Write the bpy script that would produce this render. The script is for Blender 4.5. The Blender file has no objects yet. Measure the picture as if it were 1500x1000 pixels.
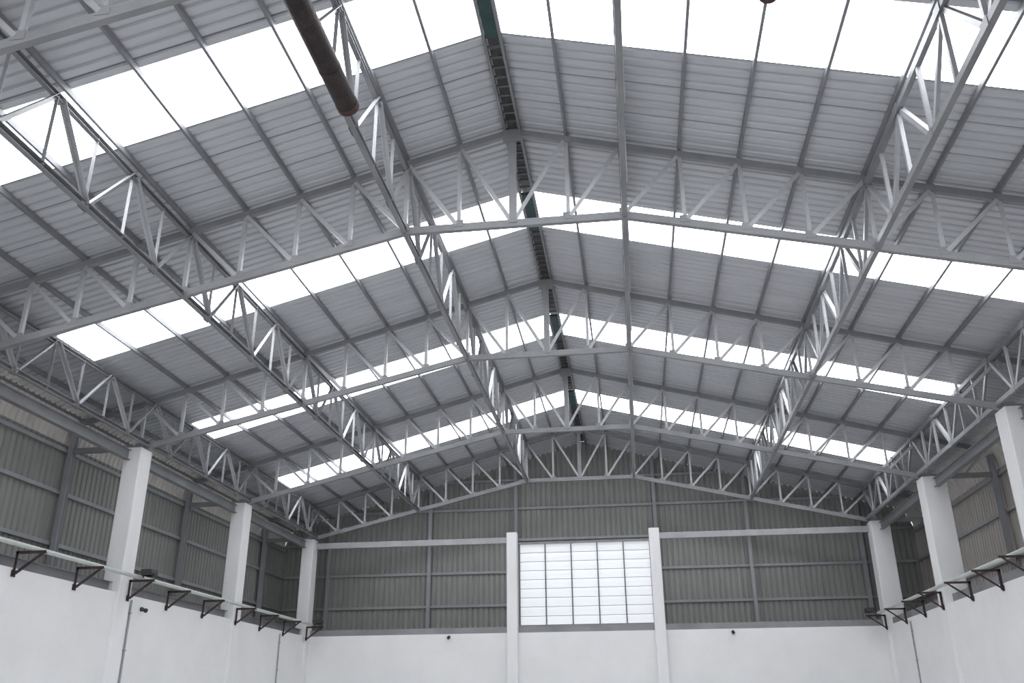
import bpy, math, random
from mathutils import Vector, Matrix
random.seed(4)
H=1.6            # eye height above floor
XC=-1.70         # building centre line
SC=bpy.context.scene

# ---------------------------------------------------------------- materials
def mat(name, col, rough=0.6, metal=0.0, var=0.12, scale=3.0, stretch=(1,1,1), bump=0.0, bscale=40, var_col=None, emis=None, estr=0):
    m=bpy.data.materials.new(name); m.use_nodes=True
    nt=m.node_tree; b=nt.nodes['Principled BSDF']
    tc=nt.nodes.new('ShaderNodeTexCoord'); mp=nt.nodes.new('ShaderNodeMapping')
    mp.inputs['Scale'].default_value=stretch
    nt.links.new(tc.outputs['Object'],mp.inputs['Vector'])
    no=nt.nodes.new('ShaderNodeTexNoise'); no.inputs['Scale'].default_value=scale; no.inputs['Detail'].default_value=6
    no.inputs['Roughness'].default_value=0.6
    nt.links.new(mp.outputs['Vector'],no.inputs['Vector'])
    cr=nt.nodes.new('ShaderNodeValToRGB')
    lo=var_col if var_col else tuple(c*(1-var) for c in col)
    hi=tuple(min(1,c*(1+var*0.6)) for c in col)
    cr.color_ramp.elements[0].position=0.3; cr.color_ramp.elements[0].color=(*lo,1)
    cr.color_ramp.elements[1].position=0.7; cr.color_ramp.elements[1].color=(*hi,1)
    nt.links.new(no.outputs['Fac'],cr.inputs['Fac'])
    nt.links.new(cr.outputs['Color'],b.inputs['Base Color'])
    b.inputs['Roughness'].default_value=rough; b.inputs['Metallic'].default_value=metal
    if bump>0:
        n2=nt.nodes.new('ShaderNodeTexNoise'); n2.inputs['Scale'].default_value=bscale
        nt.links.new(mp.outputs['Vector'],n2.inputs['Vector'])
        bp=nt.nodes.new('ShaderNodeBump'); bp.inputs['Strength'].default_value=bump; bp.inputs['Distance'].default_value=0.02
        nt.links.new(n2.outputs['Fac'],bp.inputs['Height']); nt.links.new(bp.outputs['Normal'],b.inputs['Normal'])
    if emis:
        b.inputs['Emission Color'].default_value=(*emis,1); b.inputs['Emission Strength'].default_value=estr
    return m
M_STEEL=mat('painted_grey_steel',(0.39,0.395,0.41),0.40,0.1,0.18,1.5)
M_CHORD=mat('grey_primer_steel',(0.25,0.255,0.265),0.48,0.1,0.22,1.2)
M_PURL=mat('galvanised_purlin',(0.23,0.235,0.25),0.5,0.2,0.15,2)
M_ROOF=mat('galvalume_sheet',(0.55,0.56,0.59),0.38,0.2,0.08,1.2,(0.4,4,1),0.04,12)
M_LAP=mat('shadow_toned_lap_rib',(0.22,0.224,0.238),0.5,0.2,0.2,2.2)  # lap ribs coloured dark to imitate the shadow at sheet overlaps
M_CURVE=mat('pale_curved_sheet',(0.70,0.67,0.63),0.45,0.05,0.15,2)  # eave curve coloured paler and warmer than the roof sheet
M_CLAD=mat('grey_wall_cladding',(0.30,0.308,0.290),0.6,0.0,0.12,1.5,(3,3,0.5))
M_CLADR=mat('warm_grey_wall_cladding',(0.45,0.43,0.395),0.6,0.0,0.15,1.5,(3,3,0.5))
M_GIRT=mat('girt_grey',(0.35,0.355,0.375),0.55,0.1,0.12,2)
M_WHITE=mat('white_painted_plaster',(0.80,0.80,0.805),0.85,0,0.05,0.8,(1,1,1),0.25,60)
M_COL=mat('white_concrete',(0.80,0.80,0.805),0.8,0,0.06,1.5,(1,1,0.4),0.2,50)
M_FLOOR=mat('concrete_floor',(0.58,0.578,0.572),0.7,0,0.2,0.6,(1,1,1),0.1,30)
M_RUST=mat('dark_red_primer',(0.05,0.032,0.032),0.7,0.1,0.4,8)
M_PIPE=mat('rusty_pipe',(0.030,0.020,0.019),0.6,0.2,0.5,5,bump=0.4,bscale=25)
M_PEND=mat('rusty_pipe_end',(0.065,0.034,0.027),0.7,0.1,0.4,9)
M_COND=mat('pale_conduit',(0.50,0.53,0.50),0.5,0,0.1,3)
M_DARK=mat('dark_housing',(0.06,0.058,0.06),0.5,0.2,0.2,5)
M_TEAL=mat('teal_ridge_panel',(0.022,0.06,0.06),0.5,0,0.3,4)
M_RIDGE=mat('ridge_dark_metal',(0.12,0.12,0.12),0.6,0.2,0.2,4)
M_SKY=mat('glowing_skylight_sheet',(0.8,0.8,0.8),0.5,0,0.03,2,emis=(0.945,0.962,1.0),estr=5.5)  # emission stands in for daylight passing through the roof sheet
M_WIN=mat('glowing_window_slat',(0.70,0.72,0.74),0.5,0,0.03,6,emis=(0.95,0.97,1.0),estr=0.42)  # weak glow added in place of daylight behind the slats
M_WLIP=mat('window_slat_lip',(0.36,0.37,0.385),0.5,0,0.1,3)
M_GLASS=mat('lamp_lens',(0.3,0.3,0.28),0.2,0,0.05,5)

# ---------------------------------------------------------------- mesh builder
class MB:
    def __init__(s): s.v=[]; s.f=[]; s.m=[]; s.mats=[]; s.sm=[]
    def mi(s,m):
        if m not in s.mats: s.mats.append(m)
        return s.mats.index(m)
    def add(s,vs,fs,m,smooth=False):
        o=len(s.v); s.v+= [tuple(v) for v in vs]; k=s.mi(m)
        for f in fs: s.f.append([i+o for i in f]); s.m.append(k); s.sm.append(smooth)
    def box(s,x0,x1,y0,y1,z0,z1,m):
        vs=[(x,y,z) for z in(z0,z1) for y in(y0,y1) for x in(x0,x1)]
        s.add(vs,[(0,2,3,1),(4,5,7,6),(0,1,5,4),(2,6,7,3),(0,4,6,2),(1,3,7,5)],m)
    def beam(s,p,q,prof,m,side=(0,1,0),smooth=False):
        p=Vector(p); q=Vector(q); t=(q-p).normalized(); n=Vector(side); n=(n-t*n.dot(t)).normalized(); b=t.cross(n)
        k=len(prof)
        vs=[P+n*a+b*c for P in(p,q) for a,c in prof]
        fs=[(i,(i+1)%k,(i+1)%k+k,i+k) for i in range(k)]
        s.add(vs,fs,m,smooth)
        s.add([v for v in vs[:k]],[tuple(range(k-1,-1,-1))],m)
        s.add([v for v in vs[k:]],[tuple(range(k))],m)
    def obj(s,name,z=H,parent=None):
        me=bpy.data.meshes.new(name); me.from_pydata([(a,b,c+z) for a,b,c in s.v],[],s.f)
        for m in s.mats: me.materials.append(m)
        me.polygons.foreach_set('material_index',s.m); me.polygons.foreach_set('use_smooth',s.sm); me.update()
        o=bpy.data.objects.new(name,me); SC.collection.objects.link(o)
        if parent: o.parent=parent
        return o
def Bx(w,h): return [(-w/2,-h/2),(w/2,-h/2),(w/2,h/2),(-w/2,h/2)]
def L(w,t=0.008): return [(-w/2,-w/2),(w/2,-w/2),(w/2,-w/2+t),(-w/2+t,-w/2+t),(-w/2+t,w/2),(-w/2,w/2)]
def C(h,w,t=0.01): return [(-w/2,-h/2),(w/2,-h/2),(w/2,-h/2+t),(-w/2+t,-h/2+t),(-w/2+t,h/2-t),(w/2,h/2-t),(w/2,h/2),(-w/2,h/2)]
def I(h,w,t=0.012): return [(-w/2,-h/2),(w/2,-h/2),(w/2,-h/2+t),(t/2,-h/2+t),(t/2,h/2-t),(w/2,h/2-t),(w/2,h/2),(-w/2,h/2),(-w/2,h/2-t),(-t/2,h/2-t),(-t/2,-h/2+t),(-w/2,-h/2+t)]
def O(r,k=16): return [(r*math.cos(2*math.pi*i/k),r*math.sin(2*math.pi*i/k)) for i in range(k)]

# ---------------------------------------------------------------- dimensions (z relative to the eye)
FR=[-10.8,-4.8,1.2,7.2,13.2,19.2,25.2,31.2]
SL=0.265
def top(o): return 9.66-SL*abs(o)
def bot(o):
    o=abs(o); return 7.78 if o<=1.9 else 7.78-0.234*(o-1.9)
def sheet(o): return top(o)+0.17
NODES=[0,0.95,1.9,2.89,3.875,4.86,5.85,6.84,7.825,8.81,9.8]
YB=33.6; YF=-11.0
XL=-11.5; XR=8.1
WT=2.60

# ---------------------------------------------------------------- transverse trusses
def truss(y):
    m=MB()
    for s in(-1,1):
        X=lambda o:XC+s*o
        m.beam((XC,y,top(0)),(X(11.45),y,top(11.45)),C(0.12,0.09),M_CHORD)
        m.beam((X(1.9),y,bot(1.9)),(X(9.8),y,bot(9.8)),C(0.13,0.09),M_CHORD)
        for i in range(1,len(NODES)):
            o=NODES[i]; po=NODES[i-1]
            m.beam((X(o),y+0.01,bot(o)),(X(o),y+0.01,top(o)),L(0.065),M_STEEL)
            m.beam((X(o)-s*0.04,y-0.02,top(o)-0.05),(X(po)+s*0.04,y-0.02,bot(po)+0.06),L(0.07),M_STEEL)
            m.box(X(o)-0.09,X(o)+0.09,y-0.052,y-0.047,bot(o)+0.0,bot(o)+0.13,M_CHORD)
    m.beam((XC+1.9,y,7.78),(XC-1.9,y,7.78),C(0.13,0.09),M_CHORD)
    m.beam((XC,y,7.78),(XC,y,9.66),Bx(0.12,0.13),M_CHORD)
    m.box(XC-0.16,XC+0.16,y-0.075,y-0.066,9.42,9.68,M_CHORD)
    for s in(-1,1):
        m.beam((XC+s*9.7,y,5.95),(XC+s*11.55,y,5.95),C(0.13,0.08),M_CHORD)
        m.beam((XC+s*10.8,y,6.0),(XC+s*11.4,y,top(11.4)),L(0.06),M_STEEL)
    return m.obj('roof_truss')
for y in FR: truss(y)

# ---------------------------------------------------------------- longitudinal trusses
def ltruss(o):
    m=MB(); x=XC+o; zt=top(o)-0.12; zb=bot(o)
    if abs(o)>9: zb+=0.03
    sd=(1,0,0)
    m.beam((x,FR[0],zb),(x,FR[-1],zb),C(0.10,0.085),M_CHORD,sd)
    m.beam((x,FR[0],zt),(x,FR[-1],zt),C(0.09,0.075),M_CHORD,sd)
    for y0 in FR[:-1]:
        for i in range(6):
            y=y0+i
            if i>0: m.beam((x,y,zb),(x,y,zt),L(0.055),M_STEEL,sd)
            a,b=((zt,zb) if i%2==0 else (zb,zt))
            m.beam((x+0.03,y+0.03,a),(x+0.03,y+0.97,b),L(0.075),M_STEEL,sd)
            m.box(x-0.05,x-0.045,y-0.1,y+0.1,a-0.07,a+0.07,M_CHORD)
    return m.obj('longitudinal_truss')
for o in(-9.55,-5.85,-1.9,1.9,5.85,9.55): ltruss(o)

# ---------------------------------------------------------------- purlins + ridge
m=MB()
for s in(-1,1):
    for o in [0.13]+NODES[1:]+[10.75,11.4]:
        z=top(o)+0.11
        m.beam((XC+s*o,FR[0]-0.1,z),(XC+s*o,YB-0.05,z),C(0.095,0.045,0.006),M_PURL,(s,0,0))
# cleats fixing each purlin to each truss
for y in FR:
    for s in(-1,1):
        for o in NODES[1:]:
            x=XC+s*o
            m.box(x-0.06,x+0.06,y-0.035,y+0.035,top(o)+0.055,top(o)+0.075,M_CHORD)
m.obj('roof_purlins')
m=MB()
y=FR[0]
while y<YB-0.3:
    m.beam((XC-0.12,y,top(0)+0.08),(XC+0.12,y,top(0)+0.08),Bx(0.05,0.03),M_RIDGE)
    y+=0.24
for s in(-1,1):
    m.add([(XC,YF,sheet(0)+0.04),(XC,YB,sheet(0)+0.04),(XC+s*0.35,YB,sheet(0.35)+0.045),(XC+s*0.35,YF,sheet(0.35)+0.045)],[(0,1,2,3)],M_RIDGE)
for y0 in FR[:-1]:
    m.box(XC-0.1,XC+0.1,y0+2.15,y0+3.6,top(0)+0.04,top(0)+0.06,M_TEAL)
m.obj('ridge_cap')

# ---------------------------------------------------------------- corrugated sheets
PITCH=0.2
def ribs(a,b):
    out=[]; t=a; k=0
    while t<b-1e-6:
        for d,h in((0,0),(0.02,1),(0.06,1),(0.08,0)):
            if t+d<b: out.append((t+d,h,k))
        t+=PITCH; k+=1
    out.append((b,0,k)); return out
RH=0.036
ang=math.atan(SL)
path=[(0.09,sheet(0.09)),(9.75,sheet(9.75)),(11.1,sheet(11.1))]
R=0.8; n=8
for i in range(1,n+1):
    t=ang+(math.pi/2-ang)*i/n
    path.append((path[2][0]+R*(math.sin(t)-math.sin(ang)),path[2][1]-R*(math.cos(ang)-math.cos(t))))
OWALL=path[-1][0]; ZW=path[-1][1]
path.append((OWALL,-H))
def norm(i):
    if i==0: a,b=path[0],path[1]
    elif i==len(path)-1: a,b=path[-2],path[-1]
    else: a,b=path[i-1],path[i+1]
    d=Vector((b[0]-a[0],b[1]-a[1])).normalized(); return (-d[1],d[0])
N=[norm(i) for i in range(len(path))]
N[1]=(math.sin(ang),math.cos(ang)); N[-2]=(1,0)
def band(y):
    for y0 in FR[:-1]:
        if y0+2.15<=y<y0+3.6: return y0
    return None
rb=ribs(YF,YB)
roof=MB(); cl={-1:MB(),1:MB()}; sky={}
for s in(-1,1):
    def P(i,j):
        y,h,_=rb[j]; o,z=path[i]; nx,nz=N[i]
        return (XC+s*(o+nx*h*RH),y,z+nz*h*RH)
    for j in range(len(rb)-1):
        ym=(rb[j][0]+rb[j+1][0])/2
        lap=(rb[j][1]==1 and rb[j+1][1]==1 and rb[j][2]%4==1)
        for i in range(len(path)-1):
            q=[P(i,j),P(i+1,j),P(i+1,j+1),P(i,j+1)]
            if i==0:
                bd=band(ym)
                if bd is not None:
                    sky.setdefault(bd,MB()).add(q,[(0,1,2,3)],M_SKY); continue
                roof.add(q,[(0,1,2,3)],M_LAP if lap else M_ROOF)
            elif i==1: roof.add(q,[(0,1,2,3)],M_LAP if lap else M_ROOF)
            elif i<len(path)-2: roof.add(q,[(0,1,2,3)],M_CURVE)
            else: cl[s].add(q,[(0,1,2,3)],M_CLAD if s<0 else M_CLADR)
roof.obj('ceiling')
for k in sky: sky[k].obj('skylight_strip')
cl[-1].obj('wall_left_cladding'); cl[1].obj('wall_right_cladding')
# gable
WX0,WX1,WZ0,WZ1=-4.22,0.66,3.02,5.93
g=MB(); rx=ribs(XC-OWALL,XC+OWALL)
def gt(x):
    o=abs(x-XC)
    if o<11.1: return sheet(o)+0.035
    t=math.asin(min(1,(o-11.1)/R+math.sin(ang)))
    return sheet(11.1)-R*(math.cos(ang)-math.cos(t))+0.03
for j in range(len(rx)-1):
    (x0,h0,_),(x1,h1,_)=rx[j],rx[j+1]
    segs=[(-H,None)]
    if WX0<(x0+x1)/2<WX1: segs=[(-H,WZ0),(WZ1,None)]
    for a,b in segs:
        b0=gt(x0) if b is None else b; b1=gt(x1) if b is None else b
        g.add([(x0,YB+h0*RH,a),(x1,YB+h1*RH,a),(x1,YB+h1*RH,b1),(x0,YB+h0*RH,b0)],[(0,1,2,3)],M_CLAD)
g.obj('wall_back_cladding')

# ---------------------------------------------------------------- girts and wall posts
m=MB()
GZ=[2.75,3.76,4.95,6.12]
for s in(-1,1):
    x=XC+s*(OWALL-0.06)
    for z in GZ[:-1]+[5.95]:
        m.beam((x,YF,z),(x,YB-0.1,z),C(0.09,0.06,0.008),M_GIRT,(s,0,0))
    for y in FR:
        m.beam((x-s*0.12,y,-H),(x-s*0.12,y,6.5),I(0.16,0.12),M_GIRT,(1,0,0))
m.obj('side_wall_girts')
m=MB()
for z in [2.75,3.76,4.95,6.12,7.3,8.4]:
    hw=OWALL-0.1 if z<6.3 else (sheet(0)-z)/SL-0.15
    spans=[(XC-hw,XC+hw)]
    if WZ0<z<WZ1: spans=[(XC-hw,WX0-0.05),(WX1+0.05,XC+hw)]
    for a,b in spans: m.beam((a,YB-0.06,z),(b,YB-0.06,z),C(0.09,0.06,0.008),M_GIRT)
for o in(-9.8,-5.9,-2.6,2.6,5.9,9.8):
    m.beam((XC+o,YB-0.17,-H),(XC+o,YB-0.17,top(o)+0.05),I(0.14,0.12),M_GIRT,(1,0,0))
m.obj('gable_wall_girts')

# ---------------------------------------------------------------- window_1
m=MB()
k=9; hs=(WZ1-WZ0)/k
for i in range(k):
    z0=WZ0+i*hs
    vs=[];fs=[]
    pr=[(0.00,hs*1.02),(-0.012,hs*0.8),(-0.02,hs*0.5),(-0.045,hs*0.15),(-0.07,0)]
    for a,b in pr: vs+=[(WX0,YB-0.02+a,z0+b),(WX1,YB-0.02+a,z0+b)]
    fs=[(2*t,2*t+1,2*t+3,2*t+2) for t in range(len(pr)-1)]
    m.add(vs,fs,M_WIN)
    m.box(WX0,WX1,YB-0.095,YB-0.088,z0-0.008,z0+0.012,M_WLIP)
for i in range(6):
    x=WX0+0.03+(WX1-WX0-0.06)*i/5
    m.box(x-0.024,x+0.024,YB-0.15,YB-0.1,WZ0-0.05,WZ1+0.05,M_PURL)
for z in(WZ0-0.05,WZ1): m.box(WX0,WX1,YB-0.18,YB-0.05,z,z+0.07,M_GIRT)
m.obj('window_1')

# ---------------------------------------------------------------- masonry walls, columns, floor
m=MB(); m.box(XL-0.15,XL+0.13,YF,31.5,-H,WT,M_WHITE); m.obj('wall_left')
m=MB(); m.box(XR-0.13,XR+0.15,YF,31.5,-H,WT,M_WHITE); m.obj('wall_right')
m=MB(); m.box(XL+0.13,XR-0.13,31.25,31.5,-H,WT,M_WHITE); m.obj('wall_back')
m=MB(); m.box(XC-OWALL-0.3,XC+OWALL+0.3,YF-1,YB+0.3,-H-0.2,-H,M_FLOOR); m.obj('floor')
def column(x,y,w,d,zt=5.9):
    m=MB(); b=0.015
    pr=[(-w/2+b,-d/2),(w/2-b,-d/2),(w/2,-d/2+b),(w/2,d/2-b),(w/2-b,d/2),(-w/2+b,d/2),(-w/2,d/2-b),(-w/2,-d/2+b)]
    m.beam((x,y,-H),(x,y,zt),pr,M_COL,(1,0,0))
    m.box(x-w/2+0.04,x+w/2-0.04,y-d/2+0.04,y+d/2-0.04,zt,zt+0.03,M_CHORD)
    m.obj('concrete_column')
for y in FR:
    column(XL,y,0.42,0.5); column(XR+0.08,y,0.62,0.55)
for x in(XC-2.46,XC+2.46): column(x,31.25,0.36,0.4,5.93)
m=MB()
for x in(XL-0.1,XR+0.1):
    m.beam((x,YF,5.72),(x,31.2,5.72),I(0.24,0.14),M_CHORD,(1,0,0))
m.beam((XL,31.3,5.7),(XC-2.64,31.3,5.7),C(0.2,0.1),M_STEEL); m.beam((XC+2.64,31.3,5.7),(XR,31.3,5.7),C(0.2,0.1),M_STEEL)
m.obj('eave_beam')
m=MB()
for x in(XL-0.02,XR+0.02):
    m.beam((x,YF,WT+0.11),(x,31.3,WT+0.11),C(0.22,0.1),M_CHORD,(1,0,0))
m.beam((XL,31.36,WT+0.1),(XR,31.36,WT+0.1),C(0.2,0.1),M_CHORD)
m.obj('wall_top_channel')

# ---------------------------------------------------------------- brackets, conduits
def bracket(x,y,s):
    m=MB(); z=2.88; l=0.60
    m.beam((x,y,z),(x+s*l,y,z),L(0.05),M_RUST)
    m.beam((x+s*0.025,y,z+0.025),(x+s*0.025,y,z-0.42),L(0.05),M_RUST)
    m.beam((x+s*0.04,y,z-0.38),(x+s*(l-0.06),y,z-0.01),L(0.04),M_RUST)
    m.box(x,x+s*0.012,y-0.06,y+0.06,z-0.44,z-0.32,M_RUST)
    m.obj('pipe_bracket')
BY=[-7.7+1.93*i for i in range(21)]
for y in BY:
    if y>31: continue
    off=any(abs(y-f)<0.36 for f in FR)
    bracket(XL+(0.215 if off else 0.135),y,1); bracket(XR-(0.235 if off else 0.135),y,-1)
m=MB(); m.beam((XL+0.42,YF,2.96),(XL+0.42,30.9,2.96),O(0.045),M_COND,(1,0,0),True); m.obj('service_pipe')
m=MB(); m.beam((XR-0.45,YF,2.96),(XR-0.45,30.9,2.96),O(0.045),M_COND,(1,0,0),True); m.obj('service_pipe')
def conduit(x,y,s):
    m=MB()
    m.beam((x,y,-H),(x,y,2.5),O(0.022,10),M_GIRT,(1,0,0),True)
    z=-1
    while z<2.4:
        m.box(x-0.02,x+0.03,y-0.04,y+0.04,z,z+0.03,M_GIRT); z+=0.8
    m.obj('wall_conduit')
conduit(XL+0.155,19.62,1); conduit(XL+0.155,28.7,1); conduit(XR-0.155,28.6,-1)
def flood(x,y,z,s):
    m=MB()
    pr=[(-0.12,-0.06),(0.12,-0.06),(0.14,0.02),(0.10,0.07),(-0.10,0.07),(-0.14,0.02)]
    m.beam((x,y-0.15,z),(x,y+0.15,z),pr,M_DARK,(1,0,0))
    m.box(x-0.10,x+0.10,y-0.12,y+0.12,z-0.07,z-0.06,M_GLASS)
    m.beam((x-0.13,y,z-0.02),(x-0.13,y,z-0.11),Bx(0.03,0.03),M_DARK); m.beam((x+0.13,y,z-0.02),(x+0.13,y,z-0.11),Bx(0.03,0.03),M_DARK)
    m.obj('floodlight')
for y in(19.3,30.8): flood(XL+0.66,y,3.05,1)
for y in(17.3,30.8): flood(XR-0.72,y,3.05,-1)
def wl(x,y,z,d):
    m=MB()
    d=Vector(d); p=Vector((x,y,z))
    m.beam(p,p+d*0.04,O(0.05,12),M_DARK,(0,0,1)); m.beam(p+d*0.03,p+d*0.12+Vector((0,0,-0.03)),O(0.038,12),M_DARK,(0,0,1)); m.beam(p+d*0.11+Vector((0,0,-0.027)),p+d*0.15+Vector((0,0,-0.04)),O(0.048,12),M_RUST,(0,0,1))
    m.obj('wall_fixture')  # small dark fixture on the wall
wl(-6.35,31.245,2.50,(0,-1,0)); wl(3.1,31.245,2.50,(0,-1,0)); wl(XL+0.135,20.1,2.35,(1,0,0))

# ---------------------------------------------------------------- hanging rusty pipes
def hp(x,y0,y1,z,r,zc):
    m=MB()
    m.beam((x,y0,z),(x,y1,z),O(r,24),M_PIPE,(1,0,0),True)
    m.beam((x,y1-0.10,z),(x,y1+0.01,z),O(r*1.04,24),M_PEND,(1,0,0),True)
    for y in(y0+0.5,(y0+y1)/2,y1-0.8):
        m.beam((x,y-0.03,z),(x,y+0.03,z),O(r*1.03,24),M_PIPE,(1,0,0),True)
        m.beam((x,y,z+r*0.9),(x,y,zc),Bx(0.04,0.04),M_DARK,(1,0,0))
    m.obj('suspended_steel_pipe')
hp(-3.44,2.0,9.45,7.565,0.145,7.725)
hp(1.80,2.0,7.75,7.16,0.10,bot(3.5)-0.06)

# ---------------------------------------------------------------- world + camera
w=bpy.data.worlds.new('overcast'); SC.world=w; w.use_nodes=True
nt=w.node_tree; bg=nt.nodes['Background']; bg.inputs['Color'].default_value=(0.94,0.965,1.0,1); bg.inputs['Strength'].default_value=1.7
cam=bpy.data.cameras.new('camera'); co=bpy.data.objects.new('camera',cam); SC.collection.objects.link(co)
a=math.radians(7.5); p=math.radians(22.8); ro=math.radians(0.45)
Rv=Vector((math.cos(a),math.sin(a),0)); fh=Vector((-math.sin(a),math.cos(a),0))
F=fh*math.cos(p)+Vector((0,0,math.sin(p))); U=Rv.cross(F)
# slight hand-held roll
R2=Rv*math.cos(ro)-U*math.sin(ro); U2=U*math.cos(ro)+Rv*math.sin(ro)
mt=Matrix((R2,U2,-F)).transposed().to_4x4(); mt.translation=Vector((0,0,H))
co.matrix_world=mt; cam.sensor_width=36; cam.lens=1306/1500*36; cam.clip_end=500
SC.camera=co
SC.view_settings.view_transform='Standard'
SC.view_settings.exposure=0.08
